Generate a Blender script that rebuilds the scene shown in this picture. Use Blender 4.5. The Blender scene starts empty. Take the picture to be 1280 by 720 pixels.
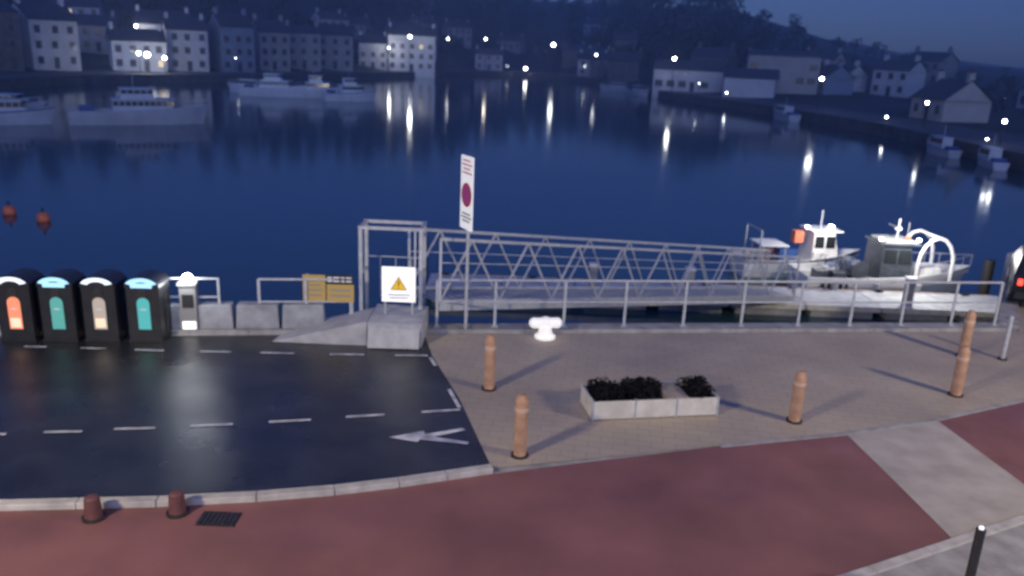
import bpy, math, random
from mathutils import Vector, Matrix, noise
random.seed(7)
scene=bpy.context.scene
V=Vector
# ---------------------------------------------------------------- materials
def mat(name,col,rough=0.7,var=0.0,scale=5.0,metal=0.0,emit=None,es=0.0,bump=0.0,bscale=40.0,col2=None,spec=0.5,rvar=0.0):
    m=bpy.data.materials.new(name); m.use_nodes=True
    nt=m.node_tree; b=nt.nodes['Principled BSDF']
    b.inputs['Roughness'].default_value=rough; b.inputs['Metallic'].default_value=metal
    b.inputs['Specular IOR Level'].default_value=spec
    b.inputs['Base Color'].default_value=(*col,1)
    tc=nt.nodes.new('ShaderNodeTexCoord')
    if var>0 or col2:
        n=nt.nodes.new('ShaderNodeTexNoise'); n.inputs['Scale'].default_value=scale; n.inputs['Detail'].default_value=6
        nt.links.new(tc.outputs['Object'],n.inputs['Vector'])
        r=nt.nodes.new('ShaderNodeValToRGB')
        r.color_ramp.elements[0].position=0.32; r.color_ramp.elements[1].position=0.68
        c2=col2 if col2 else tuple(min(1,c*(1+var)) for c in col)
        c1=tuple(c*(1-var) for c in col)
        r.color_ramp.elements[0].color=(*c1,1); r.color_ramp.elements[1].color=(*c2,1)
        nt.links.new(n.outputs['Fac'],r.inputs['Fac']); nt.links.new(r.outputs['Color'],b.inputs['Base Color'])
    if rvar>0:
        n=nt.nodes.new('ShaderNodeTexNoise'); n.inputs['Scale'].default_value=0.45; n.inputs['Detail'].default_value=5
        nt.links.new(tc.outputs['Object'],n.inputs['Vector'])
        mr=nt.nodes.new('ShaderNodeMapRange');mr.inputs[1].default_value=.35;mr.inputs[2].default_value=.65;mr.inputs[3].default_value=rough-rvar;mr.inputs[4].default_value=rough+rvar
        nt.links.new(n.outputs['Fac'],mr.inputs[0]);nt.links.new(mr.outputs[0],b.inputs['Roughness'])
    if bump>0:
        n=nt.nodes.new('ShaderNodeTexNoise'); n.inputs['Scale'].default_value=bscale; n.inputs['Detail'].default_value=4
        nt.links.new(tc.outputs['Object'],n.inputs['Vector'])
        bp=nt.nodes.new('ShaderNodeBump'); bp.inputs['Strength'].default_value=bump; bp.inputs['Distance'].default_value=0.02
        nt.links.new(n.outputs['Fac'],bp.inputs['Height']); nt.links.new(bp.outputs['Normal'],b.inputs['Normal'])
    if emit:
        b.inputs['Emission Color'].default_value=(*emit,1); b.inputs['Emission Strength'].default_value=es
        m.cycles.emission_sampling='NONE'
    return m
# ---------------------------------------------------------------- mesh builder
class MB:
    def __init__(s): s.v=[];s.f=[];s.mi=[];s.sm=[];s.mats=[]
    def mid(s,m):
        if m not in s.mats: s.mats.append(m)
        return s.mats.index(m)
    def add(s,vs,fs,m,M=None,smooth=False):
        o=len(s.v); k=s.mid(m)
        for p in vs:
            p=V(p); s.v.append(M@p if M else p)
        for f in fs: s.f.append([o+i for i in f]); s.mi.append(k); s.sm.append(smooth)
    def box(s,c,d,m,M=None,rz=0.0,taper=1.0):
        x,y,z=d[0]/2,d[1]/2,d[2]/2
        vs=[(-x,-y,-z),(x,-y,-z),(x,y,-z),(-x,y,-z),(-x*taper,-y*taper,z),(x*taper,-y*taper,z),(x*taper,y*taper,z),(-x*taper,y*taper,z)]
        T=Matrix.Translation(V(c))@Matrix.Rotation(rz,4,'Z')
        if M: T=M@T
        s.add(vs,[(0,3,2,1),(4,5,6,7),(0,1,5,4),(1,2,6,5),(2,3,7,6),(3,0,4,7)],m,T)
    def cyl(s,a,b,r,m,M=None,n=10,r2=None,cap=True):
        a=V(a);b=V(b); r2=r if r2 is None else r2
        d=(b-a).normalized(); u=d.orthogonal().normalized(); w=d.cross(u)
        vs=[];fs=[]
        for i in range(n):
            t=2*math.pi*i/n; q=u*math.cos(t)+w*math.sin(t); vs.append(a+q*r)
        for i in range(n):
            t=2*math.pi*i/n; q=u*math.cos(t)+w*math.sin(t); vs.append(b+q*r2)
        for i in range(n): fs.append((i,(i+1)%n,n+(i+1)%n,n+i))
        s.add(vs,fs,m,M,True)
        if cap: s.add(vs,[tuple(range(n-1,-1,-1)),tuple(range(n,2*n))],m,M)
    def beam(s,a,b,w,h,m,M=None):
        a=V(a);b=V(b);d=(b-a);L=d.length;d.normalize()
        up=V((0,0,1)) if abs(d.z)<0.95 else V((0,1,0))
        x=d.cross(up).normalized();z=x.cross(d)
        vs=[]
        for p in (a,b):
            for sx,sz in ((-1,-1),(1,-1),(1,1),(-1,1)): vs.append(p+x*sx*w/2+z*sz*h/2)
        s.add(vs,[(0,1,2,3),(7,6,5,4),(0,4,5,1),(1,5,6,2),(2,6,7,3),(3,7,4,0)],m,M)
    def sph(s,c,r,m,M=None,n=12,k=8,sc=(1,1,1),zmin=-1):
        vs=[];fs=[]
        for j in range(k+1):
            ph=-math.pi/2+math.pi*j/k
            for i in range(n):
                t=2*math.pi*i/n
                vs.append((c[0]+r*sc[0]*math.cos(ph)*math.cos(t),c[1]+r*sc[1]*math.cos(ph)*math.sin(t),c[2]+r*sc[2]*max(zmin,math.sin(ph))))
        for j in range(k):
            for i in range(n): fs.append((j*n+i,j*n+(i+1)%n,(j+1)*n+(i+1)%n,(j+1)*n+i))
        s.add(vs,fs,m,M,True)
    def build(s,name,M=None,bevel=0):
        me=bpy.data.meshes.new(name); me.from_pydata([tuple(p) for p in s.v],[],s.f)
        for m in s.mats: me.materials.append(m)
        for i,p in enumerate(me.polygons): p.material_index=s.mi[i]; p.use_smooth=s.sm[i]
        me.update()
        o=bpy.data.objects.new(name,me); scene.collection.objects.link(o)
        if M: o.matrix_world=M
        if bevel:
            b=o.modifiers.new('Bevel','BEVEL'); b.width=bevel; b.segments=2; b.limit_method='ANGLE'
        return o
def TR(x,y,z=0,rz=0): return Matrix.Translation((x,y,z))@Matrix.Rotation(rz,4,'Z')
# ---------------------------------------------------------------- camera
f=1005.0;p=math.atan(298/1005);r=math.radians(2.5)
R0=V((1,0,0));U0=V((0,math.sin(p),math.cos(p)));F=V((0,math.cos(p),-math.sin(p)))
Rv=R0*math.cos(r)+U0*math.sin(r);Uv=-R0*math.sin(r)+U0*math.cos(r)
cam=bpy.data.cameras.new('camera');co=bpy.data.objects.new('camera',cam);scene.collection.objects.link(co)
M=Matrix((Rv,Uv,-F)).transposed().to_4x4();M.translation=V((0,0,6.3));co.matrix_world=M
cam.sensor_width=36;cam.lens=f/1280*36;cam.clip_end=9000;cam.clip_start=0.1
cam.dof.use_dof=True;cam.dof.focus_distance=2.5;cam.dof.aperture_fstop=2.7
scene.camera=co
# ---------------------------------------------------------------- world
w=bpy.data.worlds.new('World');scene.world=w;w.use_nodes=True;nt=w.node_tree
bg=nt.nodes['Background'];sky=nt.nodes.new('ShaderNodeTexSky');sky.sky_type='NISHITA';sky.sun_disc=False
sky.sun_elevation=math.radians(14);sky.sun_rotation=math.radians(180)
mx=nt.nodes.new('ShaderNodeMix');mx.data_type='RGBA';mx.blend_type='MULTIPLY';mx.inputs[0].default_value=1
mx.inputs[7].default_value=(0.17,0.285,0.88,1)
nt.links.new(sky.outputs['Color'],mx.inputs[6]);nt.links.new(mx.outputs[2],bg.inputs['Color']);bg.inputs['Strength'].default_value=0.15
sl=bpy.data.lights.new('sun','SUN');sl.energy=0.04;sl.angle=math.radians(20);sl.color=(0.55,0.7,1)
so=bpy.data.objects.new('sun',sl);scene.collection.objects.link(so);so.rotation_euler=(math.radians(70),0,math.radians(-20))
scene.view_settings.view_transform='Standard';scene.view_settings.look='None';scene.view_settings.exposure=0
def plight(name,loc,W,col,rad=0.15):
    l=bpy.data.lights.new(name,'POINT');l.energy=W;l.color=col;l.shadow_soft_size=rad
    o=bpy.data.objects.new(name,l);scene.collection.objects.link(o);o.location=loc;return o
# harbour mist: a real homogeneous volume over the water and town
mm=bpy.data.materials.new('mist');mm.use_nodes=True;nt=mm.node_tree;nt.nodes.remove(nt.nodes['Principled BSDF'])
vsn=nt.nodes.new('ShaderNodeVolumeScatter');vsn.inputs['Color'].default_value=(.9,.93,1,1);vsn.inputs['Density'].default_value=0.0021;vsn.inputs['Anisotropy'].default_value=0.3
nt.links.new(vsn.outputs[0],nt.nodes['Material Output'].inputs['Volume'])
b=MB();b.box((0,400,48),(1200,700,101.2),mm);b.build('mist')
# ---------------------------------------------------------------- common mats
concrete=mat('concrete',(0.32,0.31,0.30),0.8,0.25,3,bump=0.3)
asphalt=mat('wet_asphalt',(0.026,0.027,0.030),0.31,0.35,1.2,bump=0.2,bscale=90,rvar=.1)
redroad=mat('red_surfacing',(0.22,0.095,0.09),0.62,0.22,0.6,bump=0.25,bscale=80,rvar=.14)
beige=mat('crossing_stone',(0.42,0.38,0.34),0.7,0.15,2.0,bump=0.2)
whitep=mat('road_paint',(0.55,0.55,0.55),0.6,0.45,4)
kerbm=mat('kerb_granite',(0.45,0.43,0.4),0.7,0.2,5,bump=0.2)
galv=mat('galvanised_steel',(0.46,0.48,0.5),0.5,0.15,8,metal=0.2)
white=mat('white_paint',(0.8,0.8,0.8),0.4,0.06,3)
black=mat('black_plastic',(0.02,0.02,0.022),0.4,0.2,6)
glass=mat('dark_glass',(0.02,0.025,0.03),0.08)
wood=mat('bollard_wood',(0.44,0.26,0.16),0.7,0.25,6,bump=0.3,bscale=30)
# paving bricks
pav=bpy.data.materials.new('block_paving');pav.use_nodes=True;nt=pav.node_tree;b=nt.nodes['Principled BSDF']
tc=nt.nodes.new('ShaderNodeTexCoord');mp=nt.nodes.new('ShaderNodeMapping');mp.inputs['Rotation'].default_value=(0,0,0.13)
br=nt.nodes.new('ShaderNodeTexBrick');br.inputs['Scale'].default_value=1;br.inputs['Brick Width'].default_value=0.42;br.inputs['Row Height'].default_value=0.21
br.inputs['Mortar Size'].default_value=0.008;br.inputs['Color1'].default_value=(0.45,0.39,0.31,1);br.inputs['Color2'].default_value=(0.42,0.36,0.29,1);br.inputs['Mortar'].default_value=(0.33,0.29,0.24,1)
n=nt.nodes.new('ShaderNodeTexNoise');n.inputs['Scale'].default_value=0.4;n.inputs['Detail'].default_value=7
rp=nt.nodes.new('ShaderNodeValToRGB');rp.color_ramp.elements[0].position=0.3;rp.color_ramp.elements[1].position=0.7
rp.color_ramp.elements[0].color=(0.76,0.76,0.78,1);rp.color_ramp.elements[1].color=(1.14,1.1,1.04,1)
m2=nt.nodes.new('ShaderNodeMix');m2.data_type='RGBA';m2.blend_type='MULTIPLY';m2.inputs[0].default_value=1
L=nt.links.new;L(tc.outputs['Object'],mp.inputs[0]);L(mp.outputs[0],br.inputs['Vector']);L(tc.outputs['Object'],n.inputs['Vector']);L(n.outputs['Fac'],rp.inputs[0])
L(br.outputs['Color'],m2.inputs[6]);L(rp.outputs['Color'],m2.inputs[7]);L(m2.outputs[2],b.inputs['Base Color']);b.inputs['Roughness'].default_value=0.62
# water
wat=bpy.data.materials.new('harbour_water');wat.use_nodes=True;nt=wat.node_tree;b=nt.nodes['Principled BSDF']
b.inputs['Base Color'].default_value=(0.035,0.08,0.095,1);b.inputs['Roughness'].default_value=0.09;b.inputs['IOR'].default_value=1.33
tc=nt.nodes.new('ShaderNodeTexCoord');n=nt.nodes.new('ShaderNodeTexNoise');n.inputs['Scale'].default_value=0.9;n.inputs['Detail'].default_value=4
bp=nt.nodes.new('ShaderNodeBump');bp.inputs['Strength'].default_value=0.06;bp.inputs['Distance'].default_value=0.1
nt.links.new(tc.outputs['Object'],n.inputs['Vector']);nt.links.new(n.outputs['Fac'],bp.inputs['Height']);nt.links.new(bp.outputs['Normal'],b.inputs['Normal'])
# ---------------------------------------------------------------- ground sheets
def sheet(name,pts,z,m):
    b=MB();b.add([(x,y,z) for x,y in pts],[tuple(range(len(pts)))],m);return b.build(name)
b=MB();b.add([(-4000,-3000,-2.7),(4000,-3000,-2.7),(4000,6000,-2.7),(-4000,6000,-2.7)],[(0,1,2,3)],wat);b.build('water')
edge=[(-90,5.4),(-12,16.27),(12.6,19.72),(15.1,24.0),(17.6,28.0),(30,36),(90,44)]
b=MB();n0=len(edge);pts=[(x,y,0) for x,y in edge]+[(90,-70,0),(-90,-70,0)]
b.add(pts,[tuple(range(len(pts)-1,-1,-1))],concrete)
for i in range(n0-1):
    a,c=edge[i],edge[i+1];b.add([(a[0],a[1],0),(c[0],c[1],0),(c[0],c[1],-6),(a[0],a[1],-6)],[(3,2,1,0)],concrete)
b.build('quay_ground')
# coping
b=MB()
for i in range(n0-1):
    a=V((*edge[i],0.04));c=V((*edge[i+1],0.04));d=(c-a).normalized();nrm=V((d.y,-d.x,0))
    k=max(1,int((c-a).length/1.2)); 
    if (c-a).length<100:
        for j in range(k):
            q0=a.lerp(c,j/k)+d*0.006;q1=a.lerp(c,(j+1)/k)-d*0.006
            b.beam(q0+nrm*0.18,q1+nrm*0.18,0.44,0.10,concrete)
b.build('quay_coping')
kc=[(-60,8.8),(-20,8.9),(-12,9.15),(-9,9.4),(-6.9,9.66),(-4.81,9.93),(-3.5,10.17),(-2.45,10.43),(-1.56,10.72),(-0.19,11.25)]
bound=[(-0.88,13.76),(-1.63,15.92),(-1.95,17.2)]
low=[(3.63,12.35),(5.9,13.0),(8.02,13.8),(10.35,14.93),(14,17),(30,25)]
sheet('asphalt_car_park',kc+bound+[(-12,15.75),(-60,9.1)],0.008,asphalt)
sheet('paving',[(-0.19,11.25)]+low+[(30,35.4),(17.9,27.5),(15.4,23.7),(12.8,19.25)]+[(-1.95,17.2),(-1.63,15.92),(-0.88,13.76)],0.012,pav)
south=[(30,22),(20,16.6),(11,12.05),(7.59,10.33),(4.79,8.93),(0,6.6),(-12,1),(-60,-3)]
sheet('red_road',[(x,y-0.16) for x,y in kc]+low+south,0.004,redroad)
sheet('crossing_path',[(6.04,13.03),(8.02,13.77),(8.28,11.5),(8.32,10.75),(6.3,9.75),(6.22,10.9)],0.010,beige)
def strip(name,pts,wd,h,m,seg=0.9,z=0.0):
    b=MB()
    for i in range(len(pts)-1):
        a=V((*pts[i],z+h/2));c=V((*pts[i+1],z+h/2));d=(c-a).normalized();k=max(1,round((c-a).length/seg))
        for j in range(k): b.beam(a.lerp(c,j/k)+d*0.004,a.lerp(c,(j+1)/k)-d*0.004,wd,h,m)
    return b.build(name,bevel=0.012)
strip('kerb',[(x,y-0.08) for x,y in kc[1:]],0.16,0.10,kerbm)
strip('kerb',list(reversed(south))[1:],0.15,0.11,kerbm)
sheet('pavement',[(x,y-0.08) for x,y in reversed(south)]+[(60,22),(60,-60),(-60,-60)],0.085,concrete)
strip('paving_edging',low[0:1]+low[1:5],0.12,0.016,concrete)
# ---------------------------------------------------------------- road markings
def dash(b,a,c,wd=0.075,z=0.0165):
    a=V((*a,z));c=V((*c,z));d=(c-a).normalized();q=V((-d.y,d.x,0))*wd/2
    b.add([a-q,c-q,c+q,a+q],[(0,1,2,3)],whitep)
b=MB()
for a,c in [((-11.6,15.36),(-11.1,15.38)),((-9.99,15.42),(-9.55,15.45)),((-8.86,15.47),(-8.35,15.5)),((-7.75,15.51),(-7.15,15.53)),((-6.42,15.57),(-5.79,15.62)),((-5.2,15.65),(-4.5,15.69)),((-3.76,15.73),(-3.05,15.79)),((-2.4,15.83),(-1.72,15.9)),
    ((-8.6,11.6),(-8.05,11.66)),((-7.51,11.79),(-6.93,11.87)),((-6.47,12.0),(-5.83,12.1)),((-5.29,12.22),(-4.63,12.36)),((-4.06,12.5),(-3.38,12.65)),((-2.81,12.82),(-2.16,12.98)),((-1.52,13.15),(-0.84,13.32)),
    ((-1.66,15.8),(-1.5,15.35)),((-1.12,14.2),(-0.86,13.4))]: dash(b,a,c)
b.build('parking_bay_lines')
b=MB()
b.add([(x,y,0.0165) for x,y in [(-1.95,12.13),(-1.45,12.0),(-1.42,12.1),(-0.62,12.0),(-0.6,12.08),(-1.2,12.22),(-0.68,12.52),(-0.76,12.58),(-1.36,12.3),(-1.4,12.42)]],[tuple(range(10))],whitep)
b.build('painted_arrow')
# drain grate
b=MB();iron=mat('cast_iron',(0.03,0.028,0.028),0.5,0.3,10)
b.box((-3.85,9.55,0.012),(0.52,0.34,0.012),iron)
for i in range(8): b.box((-4.07+i*0.063,9.55,0.022),(0.03,0.30,0.012),iron)
b.build('drain_grate')
# ---------------------------------------------------------------- bollards
orange_band=mat('bollard_band',(0.6,0.42,0.32),0.5)
def bollard(x,y,h,r=0.105,lean=0):
    b=MB();b.cyl((0,0,0),(0,0,h*0.9),r,wood,n=14);b.cyl((0,0,h*0.9),(0,0,h),r*0.98,wood,n=14,r2=r*0.6)
    b.cyl((0,0,h*0.74),(0,0,h*0.80),r+0.006,orange_band,n=14);b.cyl((0,0,0),(0,0,0.03),r+0.04,iron,n=14)
    b.build('wooden_bollard',TR(x,y,0.012))
for x,y,h in [(-0.36,14.3,1.12),(0.24,11.7,1.08),(5.25,13.45,0.98),(9.0,15.0,1.05),(10.35,17.3,1.1)]: bollard(x,y,h)
redp=mat('red_painted_post',(0.13,0.05,0.05),0.6,0.2,8)
for x,y in [(-4.45,10.1),(-5.5,9.9)]:
    b=MB();b.cyl((0,0,0),(0,0,0.3),0.12,redp,n=14,r2=0.10);b.sph((0,0,0.3),0.10,redp,sc=(1,1,0.5));b.cyl((0,0,0),(0,0,0.04),0.15,iron,n=14)
    b.build('low_red_bollard',TR(x,y-0.45,0.004))
refl=mat('reflective_cap_glow',(0.7,0.7,0.7),0.3,emit=(0.9,0.95,1),es=0.9)  # cap's reflected shine put in as emission
b=MB();b.cyl((0,0,0),(0,0,0.97),0.055,iron,n=14);b.cyl((0,0,0.95),(0,0,0.99),0.03,refl,n=12);b.sph((0,0,0.99),0.03,refl,sc=(1,1,0.6));b.cyl((0,0,0),(0,0,0.06),0.09,iron)
b.build('marker_post',TR(5.72,8.45,0.085))
b=MB();b.cyl((0,0,0),(0,0,1.0),0.05,galv,n=12);b.sph((0,0,1.0),0.05,galv);b.cyl((0,0,0),(0,0,0.04),0.1,iron);b.build('white_post',TR(11.2,17.2,0.012))
# ---------------------------------------------------------------- planter
b=MB();P0=TR(2.62,13.72,0.012,0.19)
W_,D_=2.36,0.78
pl=mat('planter_panel',(0.58,0.55,0.48),0.6,0.15,4)
soil=mat('soil',(0.05,0.04,0.035),0.9,0.3,9);tanp=mat('planter_slab',(0.36,0.3,0.24),.8,.15,4)
for i in range(3):
    cx=-W_/2+W_/6+i*W_/3
    b.box((cx,-D_/2,0.19),(W_/3-0.03,0.04,0.34),pl);b.box((cx,D_/2,0.19),(W_/3-0.03,0.04,0.34),pl)
for sx in (-1,1): b.box((sx*W_/2,0,0.19),(0.04,D_-0.05,0.34),pl)
for i in range(4):
    for sy in (-1,1): b.box((-W_/2+i*W_/3,sy*D_/2,0.19),(0.028,0.06,0.38),galv)
b.box((0,0,0.15),(W_-0.06,D_-0.06,0.24),soil)
b.box((0.43,0,0.31),(0.42,D_-0.07,0.1),tanp)
b.build('planter',P0,bevel=0.006)
leaf=mat('planter_foliage',(0.012,0.013,0.014),0.9,0.5,9,spec=.1)
def clump(b,cx,cy,cz,rx,ry,rz,n,s,m,Mx=None):
    for _ in range(n):
        while True:
            q=V((random.uniform(-1,1),random.uniform(-1,1),random.uniform(-1,1)))
            if q.length<1: break
        q=q.normalized()*(q.length**0.4)
        c=V((cx+q.x*rx,cy+q.y*ry,cz+q.z*rz));u=V((random.gauss(0,1),random.gauss(0,1),random.gauss(0,1))).normalized();v=u.orthogonal().normalized()
        ss=s*random.uniform(.6,1.4)
        b.add([c-u*ss,c-v*ss*.6,c+u*ss,c+v*ss*.6],[(0,1,2,3)],m,Mx)
b=MB()
for x0,x1 in [(-1.16,0.24),(0.62,1.16)]:
    for _ in range(int((x1-x0)*48)):
        clump(b,random.uniform(x0+.08,x1-.08),random.uniform(-.3,.3),0.40,0.13,0.13,0.13,75,0.026,leaf)
b.build('planter_shrubs',P0)
# ---------------------------------------------------------------- quay railing
def E(x): return 17.93+0.1415*x
def railing(name,pts,h=1.12,posts=None,rails=(1.12,0.6),top=0.03,z=0.09):
    b=MB()
    for i in range(len(pts)-1):
        a=V(pts[i]);c=V(pts[i+1])
        for k in rails: b.cyl(a+V((0,0,k)),c+V((0,0,k)),top if k==rails[0] else 0.022,galv,n=8)
    for q in posts:
        q=V(q);b.box(q+V((0,0,h/2)),(0.06,0.03,h),galv,rz=0.14);b.box(q+V((0,0,0.01)),(0.16,0.12,0.02),galv,rz=0.14)
    return b.build(name)
xs=[-1.7,-0.37,1.25,2.7,4.15,5.6,7.05,8.4,9.75,11.1,12.3]
railing('quay_railing',[(xs[0],E(xs[0])-0.15,0.09),(xs[-1],E(xs[-1])-0.15,0.09)],posts=[(x,E(x)-0.15,0.09) for x in xs])
xs=[-5.6,-4.6,-3.6]
railing('quay_railing',[(xs[0],E(xs[0])-0.15,0.09),(xs[-1],E(xs[-1])-0.15,0.09)],posts=[(x,E(x)-0.15,0.09) for x in xs])
# mooring bollard
mb=mat('mooring_bollard_glow_paint',(0.85,0.85,0.82),0.35,0.05,6,emit=(1,0.97,0.9),es=0.4)  # white paint with added emission standing in for light falling on it
b=MB();b.cyl((0,0,0),(0,0,0.05),0.24,mb,n=20);b.cyl((0,0,0.05),(0,0,0.3),0.17,mb,n=20,r2=0.13)
b.cyl((-0.26,0,0.35),(0.26,0,0.35),0.12,mb,n=16);b.sph((-0.26,0,0.35),0.125,mb);b.sph((0.26,0,0.35),0.125,mb);b.sph((0,0,0.38),0.16,mb,sc=(1,1,.7))
b.build('mooring_bollard',TR(0.8,17.35,0.012,0.14))
# ---------------------------------------------------------------- ramp, platform, gate
deckm=mat('ramp_concrete',(0.42,0.42,0.42),0.6,0.15,4,bump=0.2)
b=MB()
ry0,ry1=16.35,17.35
b.add([(-5.15,ry0-.05,0.02),(-5.0,ry1,0.02),(-3.1,ry1,0.55),(-3.1,ry0,0.55),(-3.1,ry1,0.0),(-3.1,ry0,0.0)],[(0,3,2,1),(0,5,3),(1,2,4),(3,5,4,2)],deckm)
b.build('access_ramp')
b=MB()
b.box((-2.5,17.02,0.27),(1.18,1.3,0.54),deckm)
b.add([(-3.05,16.15,0.03),(-1.95,16.2,0.03),(-1.95,16.36,0.5),(-3.05,16.36,0.5)],[(0,1,2,3)],deckm)
b.build('gangway_platform',bevel=0.01)
b=MB()
for x in (-3.42,-2.07): 
    for y in (17.45,18.15): b.box((x,y,1.19),(0.08,0.08,2.36),galv)
for y in (17.45,18.15): b.box((-2.745,y,2.38),(1.45,0.07,0.07),galv)
for x in (-3.42,-2.07):
    b.box((x,17.8,2.38),(0.06,0.64,0.06),galv);b.box((x,17.8,1.3),(0.05,0.64,0.05),galv)
b.cyl((-3.38,18.15,1.55),(-2.1,18.15,1.55),0.016,galv,n=6)
for k in range(3): b.cyl((-3.1+k*0.36,18.15,0.56),(-3.1+k*0.36,18.15,1.55),0.012,galv,n=6)
b.box((-2.2,17.45,1.5),(0.04,0.04,1.7),galv)
b.build('access_gate')
# warning sign board
lit=mat('sign_white_glow',(0.85,0.85,0.85),0.4,emit=(1,1,1),es=0.6)  # board and yellow triangle brightened by added emission, not by a lamp
yel=mat('sign_yellow_glow',(0.8,0.5,0.03),0.4,emit=(1,0.65,0.05),es=0.25)
yel2=mat('notice_yellow',(0.50,0.34,0.09),0.5)
ink=mat('sign_black',(0.02,0.02,0.02),0.5)
greyt=mat('sign_grey',(0.25,0.25,0.25),0.5)
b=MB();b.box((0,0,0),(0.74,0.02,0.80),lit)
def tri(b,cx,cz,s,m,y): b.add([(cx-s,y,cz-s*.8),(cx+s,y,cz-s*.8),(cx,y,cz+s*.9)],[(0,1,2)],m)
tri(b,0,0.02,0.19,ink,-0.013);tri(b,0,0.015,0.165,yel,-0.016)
b.box((0,-0.017,0.03),(0.025,0.004,0.11),ink);b.box((0,-0.017,-0.075),(0.025,0.004,0.025),ink)
for k,wd in enumerate((0.5,0.42)):
    b.box((0,-0.012,-0.24-k*0.07),(wd,0.004,0.025),greyt)
for x in (-0.3,0.3): b.box((x,0.03,-0.35),(0.04,0.04,1.1),galv)
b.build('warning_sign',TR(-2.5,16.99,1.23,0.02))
# low slanted panel beneath
b=MB();b.box((-2.5,16.34,0.46),(1.02,0.03,0.12),galv);b.build('kick_plate')
# yellow notice boards
b=MB();M2=TR(-4.12,17.2,1.02,0.05)
b.box((-0.3,0,-0.02),(0.5,0.02,0.62),yel2);b.box((0.28,-0.002,-0.12),(0.6,0.02,0.4),yel2);b.box((0.26,-0.006,0.2),(0.6,0.02,0.22),ink)
for k in range(2):
    x=0.0
    for wd in (0.1,0.14,0.08,0.12): b.box((x+wd/2,-0.018,0.24-k*0.08),(wd,0.004,0.035),white);x+=wd+0.03
for k in range(4): b.box((-0.3,-0.012,0.18-k*0.12),(0.36-0.05*(k%2),0.004,0.04),greyt)
for k in range(2): b.box((0.28,-0.014,-0.05-k*0.13),(0.45,0.004,0.04),greyt)
for x in (-0.45,0.5): b.box((x,0.03,-0.35),(0.05,0.04,1.3),galv)
b.build('yellow_notice_board',M2)
# ---------------------------------------------------------------- no-mooring sign on pole
b=MB();purple=mat('sign_purple_glow',(0.30,0.05,0.18),0.5,emit=(.5,.1,.3),es=0.12);redt=mat('sign_red',(0.5,0.06,0.1),0.5)
sw=mat('sign_face_glow',(0.85,0.85,0.85),0.4,emit=(0.95,0.97,1),es=0.35)  # face and purple disc brightened by added emission
b.cyl((0,0,0),(0,0,4.05),0.038,galv,n=12)
Ms=Matrix.Rotation(math.radians(-62),4,'Z')
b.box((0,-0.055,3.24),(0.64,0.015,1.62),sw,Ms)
def disc(b,c,r,m,y,Mx,r0=0,n=28):
    vs=[];fs=[]
    for i in range(n):
        t=2*math.pi*i/n;vs.append((c[0]+r*math.cos(t),y,c[1]+r*math.sin(t)))
    fs=[tuple(range(n))]
    b.add(vs,fs,m,Mx)
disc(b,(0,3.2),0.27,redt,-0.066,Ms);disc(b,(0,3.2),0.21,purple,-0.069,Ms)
for k,(wd,z) in enumerate([(0.44,3.95),(0.5,3.86),(0.4,3.77),(0.46,3.68),(0.4,2.78),(0.5,2.7),(0.36,2.62)]):
    x=-wd/2
    while x<wd/2-0.02:
        q=random.uniform(0.04,0.1);b.box((x+q/2,-0.065,z),(q,0.004,0.04),redt if k<4 else ink,Ms);x+=q+0.025
for z in (2.7,3.8): b.box((0,-0.03,z),(0.3,0.05,0.04),galv,Ms)
b.build('quay_sign',TR(-1.03,17.5,0.0))
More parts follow.
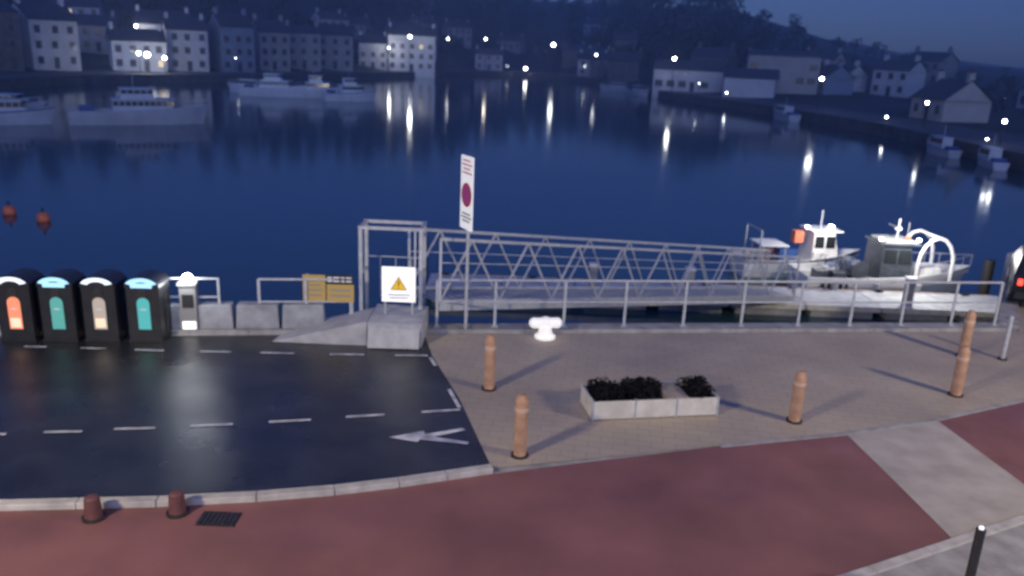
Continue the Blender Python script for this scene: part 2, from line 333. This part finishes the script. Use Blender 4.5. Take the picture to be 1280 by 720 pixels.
# ---------------------------------------------------------------- recycling bins
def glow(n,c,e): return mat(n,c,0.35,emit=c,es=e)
topw=glow('bin_lid_glow_white',(0.7,0.8,0.9),0.9);topb=glow('bin_lid_glow_blue',(0.35,0.66,0.88),0.9)
cols=[glow('bin_panel_glow_red',(0.75,0.24,0.13),0.75),glow('bin_panel_glow_green',(0.1,0.38,0.33),0.45),glow('bin_panel_glow_brown',(0.42,0.36,0.3),0.5),glow('bin_panel_glow_teal',(0.08,0.42,0.40),0.5)]  # panel and label brightness put in as emission, no lamps here
creamp=glow('bin_label_glow_cream',(0.8,0.65,0.45),0.7)
for i,(x,y) in enumerate([(-10.28,16.0),(-9.45,16.1),(-8.62,16.2),(-7.74,16.3)]):
    b=MB()
    # body with tapered shoulders and domed lid
    b.box((0,0,0.62),(0.68,0.62,1.16),black);b.box((0,0,0.02),(0.72,0.66,0.04),black)
    vs=[];n=12;D=0.62
    for yy in (-D/2,D/2):
        for k in range(n+1):
            t=math.pi*k/n;vs.append((-0.36*math.cos(t),yy*1.06,1.2+0.22*math.sin(t)))
    fs=[tuple(range(n,-1,-1)),tuple(range(n+1,2*n+2))]+[(k,k+1,n+2+k,n+1+k) for k in range(n)]+[(0,n+1,2*n+1,n)]
    b.add(vs,fs,black)
    # lid band: light on the domed top put in as emission
    vs=[]
    for rr in (0.30,0.17):
        for k in range(n+1):
            t=math.pi*(0.12+0.76*k/n);vs.append((-rr*1.15*math.cos(t),-0.345,1.215+rr*0.66*math.sin(t)))
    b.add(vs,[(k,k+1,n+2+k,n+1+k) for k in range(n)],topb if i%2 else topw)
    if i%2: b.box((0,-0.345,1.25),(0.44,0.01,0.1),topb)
    # deposit slot + panel (arched)
    b.cyl((0,-0.30,1.08),(0,-0.33,1.08),0.1,iron,n=16)
    pw=0.26;vs=[(-pw/2,-0.318,0.28),(pw/2,-0.318,0.28)]
    for k in range(9):
        t=math.pi*k/8;vs.append((pw/2*math.cos(t),-0.318,0.86+0.12*math.sin(t)))
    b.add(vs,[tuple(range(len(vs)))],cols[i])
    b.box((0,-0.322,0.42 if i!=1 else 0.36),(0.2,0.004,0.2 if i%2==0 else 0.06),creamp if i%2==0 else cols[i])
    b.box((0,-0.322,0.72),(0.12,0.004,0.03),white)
    for sx in (-1,1): b.box((sx*0.345,0,0.6),(0.02,0.1,0.9),iron)
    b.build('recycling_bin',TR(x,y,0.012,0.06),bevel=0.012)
# ---------------------------------------------------------------- service pedestal & block wall on left quay
b=MB();lampm=mat('lamp_glow',(1,1,1),0.4,emit=(0.95,0.97,1),es=45)
for x in (-0.62,0.62): b.box((x,0,0.62),(0.05,0.05,1.24),galv)
for z in (1.22,0.8,0.45): b.box((0,0,z),(1.24,0.04,0.04),galv)
b.box((0,-0.06,0.55),(0.34,0.22,1.1),greyt);b.box((0,-0.175,0.75),(0.24,0.01,0.3),black)
b.box((0,-0.08,1.13),(0.40,0.28,0.06),greyt);b.sph((0,-0.08,1.24),0.11,lampm);b.sph((-0.78,0,1.22),0.03,lampm);b.cyl((-.78,0,0),(-.78,0,1.2),.02,galv)
b.box((0,-0.18,0.2),(0.28,0.02,0.17),glow('pedestal_plate_glow',(0.9,0.9,0.9),1.1))  # plate's brightness put in as emission
b.build('service_pedestal',TR(-7.05,16.75,0.012,0.14))
plight('pedestal_light',(-7.05,16.35,1.35),24,(0.9,0.95,1),0.06)
blk=mat('barrier_block',(0.3,0.31,0.33),0.7,0.25,3,bump=0.3)
b=MB()
for i in range(4):
    x=-7.9+i*0.98+0.3
    b.box((x,E(x)-0.12,0.37),(0.94,0.34,0.56),blk,rz=0.14,taper=0.93)
b.build('concrete_barrier',bevel=0.03)
# ---------------------------------------------------------------- gangway
A=V((-2.05,18.0,0.62));B=V((9.9,28.7,-2.0))
d=(B-A);Lg=d.length;dn=d.normalized();hz=V((dn.y,-dn.x,0)).normalized()
wdt=1.25;h=1.55;alum=mat('aluminium',(0.5,0.52,0.54),0.45,0.12,5,metal=0.2)
b=MB();N=9;up=V((0,0,1))
deck=mat('gangway_deck',(0.33,0.34,0.35),0.6,0.2,6)
off=hz*wdt/2
for s in (-1,1):
    o_=off*s
    b.beam(A+o_,B+o_,0.08,0.26,alum);b.beam(A+o_+up*h,B+o_+up*h,0.07,0.07,alum)
    b.cyl(A+o_+up*1.0,B+o_+up*1.0,0.016,alum,n=6)
    for i in range(N+1):
        q=A.lerp(B,i/N)+o_;
        if i in (0,N): b.beam(q+up*0.1,q+up*h,0.055,0.055,alum)
        if i<N:
            q2=A.lerp(B,(i+1)/N)+o_;qm=A.lerp(B,(i+.5)/N)+o_
            b.beam(q+up*0.1,qm+up*h,0.04,0.04,alum);b.beam(qm+up*h,q2+up*0.1,0.04,0.04,alum)
b.beam(A+up*0.05,B+up*0.05,wdt-0.1,0.05,deck)
for i in range(0,60):
    q=A.lerp(B,(i+.5)/60)+up*0.082;b.beam(q-off*0.9,q+off*0.9,0.03,0.015,alum)
b.build('gangway')
# pontoon
b=MB();pd=mat('pontoon_deck',(0.52,0.53,0.54),0.65,0.2,2.5);pf=mat('pontoon_float',(0.3,0.31,0.32),0.7,0.2,3)
Mp=TR(7.4,29.35,0,0.012)
for i in range(8):
    x=-11.2+i*2.8+1.4+0.6
    b.box((x,0,-2.32),(2.76,2.3,0.16),pd,Mp);b.box((x,0,-2.62),(2.3,2.1,0.44),pf,Mp)
    b.box((x,-1.17,-2.31),(2.7,0.06,0.2),pl,Mp)
b.box((0.6,1.18,-2.3),(22,0.08,0.14),wood,Mp)
for i in range(7):
    x=-10+i*3.4
    b.box((x,0.95,-2.18),(0.3,0.1,0.06),iron,Mp);b.cyl((x,0.95,-2.24),(x,0.95,-2.1),0.03,iron,Mp)
b.build('pontoon')
b=MB();
for x,y in ((-3.6,31.0),(18.9,31.1)):
    b.cyl((x,y,-7),(x,y,-0.9),0.2,iron,n=16)
b.build('pontoon_piles')
b=MB()
for x in (3.0,6.6,14.8): 
    b.box((x,28.9,-1.75),(0.28,0.28,0.98),blk);b.box((x,28.9,-1.22),(0.34,0.34,0.08),white)
b.build('pontoon_pedestals')
# ---------------------------------------------------------------- boats
hw=mat('hull_white',(0.78,0.78,0.76),0.35,0.08,1.5);hd=mat('boat_dark',(0.05,0.06,0.08),0.5,0.3,4);hdk=mat('boat_deck',(0.35,0.36,0.36),0.7,0.2,4)
orange=mat('orange_plastic',(0.6,0.17,0.09),0.5,0.15,6);bluep=mat('boat_blue',(0.03,0.08,0.25),0.4)
hgrey=mat('hull_dull',(0.5,0.52,0.56),0.5,0.1,1.0)
def hull(b,Lh,Bm,H,m,stripe=None,M=None):
    ns=14;rows=[]
    for i in range(ns+1):
        t=i/ns;k=max(0,(t-0.4)/0.6);bw=Bm/2*(1-k**2.3)*(0.9+0.1*min(1,t*4))
        zt=H*(0.92+0.42*t*t);x=Lh*(t-0.5)
        rake=0.12*Lh*max(0,(t-0.7)/0.3)
        rows.append([(x-rake*0.9,0,-0.35),(x-rake*0.5,bw*0.72,-0.05),(x-rake*0.3,bw*0.9,zt*0.55),(x,max(bw,0.02),zt),(x,max(bw-0.08,0.0),zt),(x-0.05,max(bw-0.1,0.0),zt-0.3)])
    for sgn in (1,-1):
        vs=[(q[0],q[1]*sgn,q[2]) for rw in rows for q in rw];fs=[]
        for i in range(ns):
            for j in range(5):
                a=i*6+j;q=(a,a+6,a+7,a+1)
                fs.append(q if sgn>0 else q[::-1])
        b.add(vs,fs,m,M)
    # deck & transom
    dv=[];
    for rw in rows: dv.append((rw[5][0],rw[5][1],rw[5][2]+0.02));dv.append((rw[5][0],-rw[5][1],rw[5][2]+0.02))
    b.add(dv,[(2*i,2*i+1,2*i+3,2*i+2) for i in range(ns)],hdk,M)
    r0=rows[0];b.add([(q[0],q[1],q[2]) for q in r0[:4]]+[(q[0],-q[1],q[2]) for q in reversed(r0[:4])],[tuple(range(8))],m,M)
    if stripe:
        for sgn in (1,-1):
            for i in range(ns):
                a=rows[i];c=rows[i+1]
                def pt(rw,u): 
                    p2,p3=V(rw[2]),V(rw[3]);q=p2.lerp(p3,u);return (q[0],(q[1]+0.012)*sgn,q[2])
                b.add([pt(a,.75),pt(c,.75),pt(c,.92),pt(a,.92)],[(0,1,2,3)],stripe,M)
    return rows
def cabin(b,x,w,l,z0,h,m,M=None,rake=0.12):
    vs=[(x-l/2,-w/2,z0),(x+l/2,-w/2,z0),(x+l/2,w/2,z0),(x-l/2,w/2,z0),(x-l/2+.03,-w/2*.92,z0+h),(x+l/2-rake*h*2,-w/2*.9,z0+h),(x+l/2-rake*h*2,w/2*.9,z0+h),(x-l/2+.03,w/2*.92,z0+h)]
    b.add(vs,[(0,3,2,1),(4,5,6,7),(0,1,5,4),(1,2,6,5),(2,3,7,6),(3,0,4,7)],m,M)
    # windows: sides
    n=max(2,int(l/0.6))
    for sg in (-1,1):
        for k in range(n):
            x0=x-l/2+0.08+k*(l-0.3)/n;x1=x0+(l-0.3)/n-0.07
            ya=sg*(w/2*(1-0.08*0.55)+0.012);yb=sg*(w/2*(1-0.08*0.9)+0.012)
            q=[(x0,ya,z0+h*.52),(x1,ya,z0+h*.52),(x1-0.02,yb,z0+h*.88),(x0,yb,z0+h*.88)]
            b.add(q,[(0,1,2,3)],glass,M)
    for k in range(2):
        for (za,zb) in ((.5,.88),):
            fa=x+l/2-rake*h*2*za+0.015;fb=x+l/2-rake*h*2*zb+0.015;y0=-w*.4+k*w*.42;y1=y0+w*.37
            b.add([(fa,y0,z0+h*za),(fa,y1,z0+h*za),(fb,y1*.95,z0+h*zb),(fb,y0*.95,z0+h*zb)],[(0,1,2,3)],glass,M)
    b.box((x-0.05,0,z0+h+0.03),(l+0.1,w*1.02,0.06),m,M)
flood=mat('floodlight',(1,1,1),0.3,emit=(1,0.98,0.92),es=12)
def fishing_boat_a(M):
    b=MB();L_,W2,H=7.2,2.5,0.95
    rows=hull(b,L_,W2,H,hw,None);dz=0.62
    cabin(b,0.2,1.5,1.5,dz,1.55,hd)
    b.box((0.2,0,dz+1.66),(1.3,1.3,0.06),hdk)
    # white working arch forward
    for y in (-0.75,0.75):
        pr=None
        for k in range(9):
            t=math.pi*k/8;q=(1.65-0.72*math.cos(t),y,dz+0.8+1.1*math.sin(t))
            if pr: b.cyl(pr,q,0.07,white,n=8)
            pr=q
        b.cyl((0.93,y,dz),(0.93,y,dz+.8),0.07,white,n=8);b.cyl((2.37,y,dz+.1),(2.37,y,dz+.8),0.07,white,n=8)
    b.cyl((1.65,-.75,dz+1.9),(1.65,.75,dz+1.9),0.06,white,n=8)
    b.box((1.65,0,dz+.35),(0.9,1.0,.5),hw)
    b.cyl((0.3,0,dz+1.6),(0.3,0,dz+2.5),0.035,galv,n=8);b.cyl((0.1,-.4,dz+2.2),(0.1,.4,dz+2.2),0.02,galv,n=6);b.cyl((0.9,.3,dz+1.6),(0.9,.3,dz+2.3),0.015,galv,n=6)
    b.sph((0.3,0,dz+2.1),0.14,hw,sc=(1,1,.6));b.cyl((0.6,-0.3,dz+1.7),(0.6,-0.3,dz+1.85),0.1,orange,n=10)
    # net drum, boxes, fenders
    b.cyl((-1.3,-0.6,dz+.45),(-1.3,.6,dz+.45),0.36,hd,n=14)
    for x,y in ((-2.2,-.6),(-2.2,.1),(-2.8,-.3)): b.box((x,y,dz+.2),(.5,.55,.38),hd if y<0 else hw)
    for k in range(3): b.cyl((-2.6+k*1.7,-1.32,.25),(-2.6+k*1.7,-1.32,.75),0.11,hdk,n=10)
    for k in range(8): clump(b,-1.9+random.uniform(-.8,.8),random.uniform(-.6,.6),dz+.6,.3,.3,.25,40,.05,bluep if k%2 else hd)
    # bow rail
    pr=None
    for i in range(8,15):
        q=V(rows[i][3])+V((0,-0.04,0));pq=q+V((0,0,0.45))
        for sg in (1,-1):
            b.cyl((q.x,q.y*sg,q.z),(pq.x,pq.y*sg,pq.z),0.014,galv,n=6)
            if pr is not None: b.cyl((pr.x,pr.y*sg,pr.z),(pq.x,pq.y*sg,pq.z),0.016,galv,n=6)
        pr=pq
    b.box((0.95,-0.5,dz+1.75),(0.1,0.14,0.1),flood);b.box((-0.6,-0.5,dz+1.75),(0.1,0.14,0.1),flood)
    x=-3.0
    for wd in (.14,.1,.16,.12,.1): b.box((x,-1.165,0.55),(wd,0.02,.2),ink);x+=.24
    return b.build('fishing_boat',M)
def fishing_boat_b(M):
    b=MB();rows=hull(b,5.6,2.1,0.85,hw,hd);dz=0.55
    cabin(b,0.9,1.3,1.3,dz,1.45,hw)
    b.cyl((0.8,0,dz+1.4),(0.8,0,dz+2.3),0.03,galv,n=8);b.cyl((-2.2,-.8,dz),(-2.2,-.8,dz+1.5),.04,galv);b.cyl((-2.2,.8,dz),(-2.2,.8,dz+1.5),.04,galv);b.cyl((-2.2,-.8,dz+1.5),(-2.2,.8,dz+1.5),.04,galv)
    b.box((-0.35,-.3,dz+1.2),(.4,.4,.5),orange);b.box((-0.6,.2,dz+.3),(.8,.8,.6),bluep)
    b.box((-1.5,-.1,dz+.85),(1.2,1.4,.05),hw);
    for sx in (-2.0,-1.0):
        for sy in (-.7,.5): b.cyl((sx,sy,dz),(sx,sy,dz+.85),.03,galv,n=6)
    for k in range(6): clump(b,-1.4+random.uniform(-.7,.5),random.uniform(-.5,.5),dz+.5,.3,.3,.3,40,.05,hd if k%2 else orange)
    b.box((1.3,0,dz+1.6),(.1,.3,.1),flood);b.box((0.2,0,dz+1.55),(.1,.2,.1),flood)
    return b.build('fishing_boat',M)
fishing_boat_a(TR(15.2,32.0,-2.7,0.06))
fishing_boat_b(TR(12.6,34.6,-2.7,0.12))
plight('deck_light',(15.7,30.6,0.5),480,(1,0.97,0.9),0.15)
plight('deck_light',(13.0,33.0,0.2),260,(1,0.95,0.88),0.15)
def motor_boat(name,x,y,L_,rz,hh=1.1,tall=1,m=hgrey):
    b=MB();hull(b,L_,L_*0.28,hh,m,bluep if random.random()<.4 else None);dz=hh-.28
    cabin(b,0.02*L_,L_*.2,L_*.45,dz,1.3,m,rake=.3)
    if tall>1: cabin(b,-0.02*L_,L_*.17,L_*.25,dz+1.36,1.0,m,rake=.3)
    zt=dz+1.36+(1.06 if tall>1 else 0)
    b.cyl((-.05*L_,0,zt),(-.05*L_,0,zt+1.2),.04,galv,n=6)
    for sg in (-1,1): b.cyl((.2*L_,sg*L_*.1,hh*1.1+.5),(.47*L_,sg*.1,hh*1.3+.5),.03,galv,n=6)
    for k in range(4):
        for sg in (-1,1): b.cyl((L_*(.2+.08*k),sg*L_*(.1-.025*k),hh),(L_*(.2+.08*k),sg*L_*(.1-.025*k),hh*1.15+.5),.025,galv,n=5)
    b.box((-.38*L_,0,dz+.3),(L_*.1,L_*.2,.5),bluep)
    return b.build(name,TR(x,y,-2.7,rz))
motor_boat('motor_yacht',-39.0,84.4,13.4,math.atan2(10,9)-0.35,1.5,2,hgrey)
motor_boat('motor_boat',-49.5,78.5,8.5,0.5,1.3,1,hgrey)
motor_boat('motor_boat',-56,88,9,0.2,1.1)
motor_boat('motor_yacht',-40,134.5,11,0.1,1.5,2,hw)
motor_boat('motor_boat',-33.5,136,9,0.3,1.4,2,hw)
motor_boat('motor_boat',-27,131.5,8.5,0.5,1.4,2,hw)
motor_boat('motor_boat',-46,140,8.5,2.9,1.2,1,hw)
motor_boat('motor_boat',27.5,192,9,-1.2,1.2)
motor_boat('motor_boat',24,205,10,2.7,1.2)
motor_boat('motor_boat',42,131,8,1.7,1.2)
motor_boat('motor_boat',45.5,88,6,1.6,0.9)
motor_boat('motor_boat',45.8,79,6,1.4,0.8)
for x,y in ((-25.4,39.5),(-23.0,38.3)):
    b=MB();b.sph((0,0,0.1),0.32,orange,n=14,k=10);b.cyl((0,0,.35),(0,0,.62),.05,iron);b.cyl((0,0,-.3),(0,0,.02),.12,iron);b.build('mooring_buoy',TR(x,y,-2.65))
# ---------------------------------------------------------------- parked car (right edge, on quay)
carp=mat('car_paint',(0.02,0.022,0.03),0.25,metal=.3);tail=mat('tail_light',(0.5,0.01,0.01),0.3,emit=(1,0.05,0.03),es=4);tyre=mat('tyre',(0.02,0.02,0.02),0.8)
b=MB()
prof=[(-2.0,.3),(-2.05,.75),(-1.95,.95),(-1.55,1.42),(-0.3,1.48),(0.35,1.35),(1.0,.95),(1.9,.8),(2.05,.6),(2.05,.3)]
vs=[];n=len(prof)
for k,(yy) in enumerate((-.84,.84)):
    for (x,z) in prof:
        q=.86 if z>1.1 else 1.0
        vs.append((x,yy*q,z))
b.add(vs,[tuple(range(n)),tuple(range(2*n-1,n-1,-1))]+[(i,n+i,n+(i+1)%n,(i+1)%n) for i in range(n)],carp)
b.add([(-1.91,-.68,1.0),(-1.91,.68,1.0),(-1.6,.62,1.38),(-1.6,-.62,1.38)],[(0,1,2,3)],glass)
b.add([(.98,-.68,1.0),(.98,.68,1.0),(.42,.62,1.34),(.42,-.62,1.34)],[(0,3,2,1)],glass)
for sg in (1,-1):
    b.add([(-1.5,sg*.79,1.0),(.75,sg*.8,1.0),(.25,sg*.735,1.36),(-1.35,sg*.735,1.38)],[(0,1,2,3)],glass)
    b.box((-2.04,sg*.66,.78),(.06,.12,.16),tail)
    for x in (-1.3,1.3): b.cyl((x,sg*.66,.31),(x,sg*.86,.31),.31,tyre,n=20);b.cyl((x,sg*.86,.31),(x,sg*.87,.31),.18,galv,n=14)
b.box((-2.06,0,.42),(.08,1.5,.2),black);b.box((-2.07,0,.68),(.02,.5,.11),white)
b.build('parked_car',TR(15.45,22.7,0.012,math.atan2(.87,.5)),bevel=.03)
# ---------------------------------------------------------------- off-frame street lamps that light the quay
lh=mat('street_lamp_glass',(1,1,1),0.4,emit=(1,.75,.5),es=20)
def tall_lamp(x,y,h,W,ang,col):
    b=MB();b.cyl((0,0,0),(0,0,h),.09,galv,n=12,r2=.055);b.cyl((0,0,h),(1.2,0,h+.15),.04,galv)
    b.box((1.4,0,h+.14),(.6,.24,.1),iron);b.box((1.4,0,h+.08),(.45,.18,.03),lh);b.cyl((0,0,0),(0,0,.5),.14,galv)
    b.build('street_lamp',TR(x,y,0.01,ang))
    q=V((x,y,0))+V((math.cos(ang)*1.4,math.sin(ang)*1.4,h-.05));plight('street_lamp_light',q,W,col,.8)
tall_lamp(-11.5,-.6,9.0,7400,.9,(1,.83,.54))
tall_lamp(19,4.5,9.0,7200,2.3,(1,.84,.57))
# ---------------------------------------------------------------- far shore terrain
C0=V((-10,60))
shore=[(-150,40),(-120,62),(-95,90),(-80,112),(-78,123),(-77.5,135),(-76,146),(-69,158),(-59,173),(-48,199),(-34,235),(-20,268),(-3,293),(12,285),(20,261),(26,220),(32,177),(40,153),(45,133),(48,109),(47.7,91),(47.5,76),(52,62),(80,50),(130,45)]
pts=[]
for i in range(len(shore)-1):
    a=V(shore[i]);c=V(shore[i+1]);k=max(1,int((c-a).length/5))
    for j in range(k): pts.append(a.lerp(c,j/k))
pts.append(V(shore[-1]))
et=[(-9,.10),(-1,.10),(-.1,.085),(0,.062),(.14,.062),(.2,.066),(.26,.054),(.36,.030),(.46,.015),(.64,.003),(1,.002),(9,.002)]
def elev(t):
    for (a,ea),(c,ec) in zip(et,et[1:]):
        if t<=c: return ea+(ec-ea)*(t-a)/(c-a)
    return .002
def H(x,y,s):
    D=math.hypot(x,y);t=x/max(y,1)
    hm=6.3+elev(t)*D-4.5
    k=min(1,max(0,(s-14)/150));k=k*k*(3-2*k)*.35+.65*k
    return -1.1+k*(max(2,min(hm,48))+1.1)+ (noise.noise(V((x*.02,y*.02,0)))*4*min(1,max(0,(s-40)/60)))
rings=[0,0.01,6,14,25,40,60,85,115,150,200,270,400,700,1500]
grass=mat('hillside',(0.05,0.065,0.06),0.9,0.4,0.05);stone=mat('harbour_wall',(0.11,0.11,0.11),0.85,.3,.6)
b=MB();vs=[];nr=len(rings)
for q in pts:
    dr=(q-C0).normalized()
    for j,s in enumerate(rings):
        e=q+dr*s;z=-6 if j==0 else H(e.x,e.y,s)
        vs.append((e.x,e.y,z))
fs=[];fw=[]
for i in range(len(pts)-1):
    for j in range(nr-1):
        a=i*nr+j;(fw if j<3 else fs).append((a,a+1,a+nr+1,a+nr))
b.add(vs,fs,grass,None,True);b.add(vs,fw,stone);b.build('hills')
def shore_at(i): return pts[i],(pts[i]-C0).normalized()
# ---------------------------------------------------------------- houses
wallm=[mat('render_white',(0.58,0.58,0.58),.8,.1,.5),mat('render_cream',(0.44,0.42,0.38),.8,.1,.5),mat('render_grey',(0.28,0.29,0.31),.8,.15,.5),mat('render_blue',(0.25,0.3,0.38),.8,.1,.5),mat('stone_wall',(0.16,0.155,0.15),.85,.3,1)]
slate=mat('slate_roof',(0.09,0.095,0.11),.7,.3,1.5);litwin=mat('lit_window',(.8,.6,.3),.4,emit=(1,.78,.5),es=0.9)
frame=mat('window_frame',(0.3,0.3,0.3),.6,.1,2);hglass=mat('house_glass',(0.06,0.065,0.075),.15)
def house(name,x,y,z,rz,w,d,hh,rh,wm,lit=.08,shed=False):
    b=MB();b.box((0,0,hh/2-1),(w,d,hh+2),wm)
    o_=.3
    b.add([(-w/2-o_,-d/2-o_,hh-.12),(w/2+o_,-d/2-o_,hh-.12),(w/2+o_,d/2+o_,hh-.12),(-w/2-o_,d/2+o_,hh-.12),(-w/2-o_,0,hh+rh),(w/2+o_,0,hh+rh)],[(0,1,5,4),(2,3,4,5),(0,3,2,1)],slate)
    b.add([(-w/2,-d/2,hh),(-w/2,d/2,hh),(-w/2,0,hh+rh-.1)],[(0,2,1)],wm);b.add([(w/2,-d/2,hh),(w/2,d/2,hh),(w/2,0,hh+rh-.1)],[(0,1,2)],wm)
    fl=max(1,int(hh/2.7));nw=max(2,int(w/2.4))
    for k in range(fl):
        for i in range(nw):
            cx=-w/2+(i+.5)*w/nw+random.uniform(-.2,.2);cz=k*2.7+1.5
            if shed and random.random()<.5: continue
            if k==0 and i==nw//2:
                b.box((cx,-d/2-.02,1.02),(.95,.06,2.04),hd);continue
            ww=.95 if not shed else 1.5;m_=litwin if random.random()<lit else hglass
            b.box((cx,-d/2-.015,cz),(ww+.2,.05,1.4),frame);b.box((cx,-d/2-.03,cz),(ww,.05,1.2),m_)
            b.box((cx,-d/2-.045,cz),(.05,.05,1.2),frame);b.box((cx,-d/2-.08,cz-.7),(ww+.3,.16,.08),wm)
    if not shed:
        for sx in (-1,1):
            b.box((sx*(w/2-.5),0,hh+rh+.2),(.7,.9,1.6),wm)
            for k in (-.2,.2): b.cyl((sx*(w/2-.5),k,hh+rh+1),(sx*(w/2-.5),k,hh+rh+1.35),.12,redp,n=6)
    return b.build(name,TR(x,y,z,rz))
taken=[]
def face(x,y,tx=-5,ty=110): return math.atan2(ty-y,tx-x)+math.pi/2
i=8
while i<len(pts)-14:
    q,dr=shore_at(i);t=q.x/q.y
    s=random.uniform(14,20);e=q+dr*s
    w=random.uniform(7,12);hh=random.choice([6.2,8.1,8.6,9.5]);pr_=.9;wts=[5,4,3,1,2]
    if t>-.12: pr_=.5;w=random.uniform(6,10);hh=random.choice([3.4,5.4]);wts=[1,1,2,0,5]
    if t>.25: pr_=.7;hh=random.choice([3.0,3.6]);wts=[0,1,3,1,5]
    if not(-52<e.x<-24 and 230<e.y<275) and not (24<e.x<72 and 150<e.y<215) and not (-88<e.x<-68 and 165<e.y<195):
        wm=random.choices(wallm,wts)[0]
        if random.random()<pr_: house('terraced_house',e.x,e.y,H(e.x,e.y,s),face(e.x,e.y)+random.uniform(-.15,.15),w,7,hh,random.uniform(1.8,2.9),wm,.02);taken.append((e.x,e.y))
    i+=max(2,int(round(w/5))) if t<.1 else 3
for s0,prob in ((38,.65),(62,.45),(92,.25)):
    i=6
    while i<len(pts)-12:
        q,dr=shore_at(i);s=s0+random.uniform(-6,6);e=q+dr*s;t=q.x/q.y
        if random.random()<prob*(1 if t<-.12 else .4):
            w=random.uniform(7,11);house('hillside_house',e.x,e.y,H(e.x,e.y,s),face(e.x,e.y)+random.uniform(-.5,.5),w,7,random.choice([3.4,5.5]),2.2,random.choice(wallm),.02);taken.append((e.x,e.y))
        i+=2
# landmark buildings
bw_=mat('bright_white_render',(0.75,0.75,0.75),.8,.08,.5)
house('white_quayside_house',-32.5,246,-1,.12,13.5,8,10.0,2.4,bw_,.08)
house('white_quayside_house',-43.5,244,-1,.16,8,8,7.4,2.2,wallm[0],.08)
house('white_quayside_house',-80,187,-1,.5,11,9,9.4,2.8,bw_,.06)
house('white_quayside_house',-72.5,180,-1,.5,8,8,8.4,2.4,wallm[0],.05)
house('white_quayside_house',-78.5,170,-1,.55,10,7,5.8,2.4,bw_,.2)
house('boat_shed',38,188,-1,-.30,15,9,4.6,2.0,wallm[0],0,True)
house('boat_shed',47.5,172,-1,-.35,10,9,3.8,1.8,wallm[0],0,True)
house('warehouse_building',56,180,1.0,-.25,14.5,9,6.4,1.0,wallm[1],0,True)
# ---------------------------------------------------------------- far street lamps
fl_=mat('far_lamp_globe',(1,1,1),.4,emit=(.92,.96,1),es=24)
lamps=[(-72,160,1.9,1100,.8),(-74.5,162,2.2,0,.6),(-70,163,1.5,0,.6),(-82,178,7.4,350,.5),(-58.1,210,6.8,350,.6),(-31.6,235,8.1,800,.7),(-38,238,5.0,400,.3),(-25.8,290,8.5,0,.55),(-12.8,290,9.0,120,.6),(10.4,284,7.7,220,1.05),(1.4,290,-.4,60,.85),(21.2,240,5.5,0,.45),(32.9,181,5.5,160,.6),(40.5,163,-.3,0,.28),(47.2,131,3.6,80,.48),(50.3,113,-.6,0,.25),(51.8,105.5,1.8,0,.32),(50.3,85.5,1.1,30,.33),(50.3,88,-.9,0,.17),(-60.5,176,2,0,.18),(-15,292,1,0,.2),(-5,294,.5,0,.2),(20,265,2,0,.2),(36,168,1.2,0,.15)]
for x,y,z,W,rad in lamps:
    b=MB();g=-1.1 if z>0.2 else -2.6
    b.cyl((0,0,g-.5-z),(0,0,-.02),.09,iron,n=8,r2=.05);b.cyl((0,0,-.05),(0,0,.02),rad*.6,iron,n=10);b.sph((0,0,rad*.6),rad*.62,fl_,n=12,k=8)
    b.cyl((0,0,rad*1.15),(0,0,rad*1.3),rad*.5,iron,n=10,r2=.02)
    b.build('harbour_street_lamp',TR(x,y,z))
    v=V((x,y,0));tow=(V((-5,100,0))-v).normalized()*(rad+.25)
    if W: plight('harbour_lamp_light',(x+tow.x,y+tow.y,z+rad*.6),W,(.93,.96,1) if random.random()<.8 else (1,.8,.55),rad*.6)
# ---------------------------------------------------------------- trees on hills (one mass)
bark=mat('bark',(0.05,0.04,0.035),.9);tl=[mat('tree_leaves_dark',(0.035,0.05,0.05),.9,.4,.4),mat('tree_leaves_light',(0.07,0.09,0.08),.9,.4,.4)]
b=MB()
cnt=0
while cnt<850:
    i=random.randrange(4,len(pts)-6);q,dr=shore_at(i);s=random.choice([random.uniform(35,110),random.uniform(100,260)]);e=q+dr*s
    t=e.x/max(e.y,1)
    if any((e.x-a)**2+(e.y-c)**2<70 for a,c in taken): continue
    if 45<e.x<65 and 165<e.y<190: continue
    hgt=random.uniform(5,9)*(0.6 if t>.34 else 1);z=H(e.x,e.y,s);cnt+=1
    if .17<t<.25: hgt*=1.35
    b.cyl((e.x,e.y,z-1),(e.x,e.y,z+hgt*.6),.25,bark,n=5,r2=.1,cap=False)
    for k in range(4):
        ox,oy=random.uniform(-.25,.25)*hgt,random.uniform(-.25,.25)*hgt
        clump(b,e.x+ox,e.y+oy,z+hgt*random.uniform(.35,.8),hgt*.28,hgt*.28,hgt*.24,16,hgt*.1,random.choice(tl))
b.build('distant_trees')
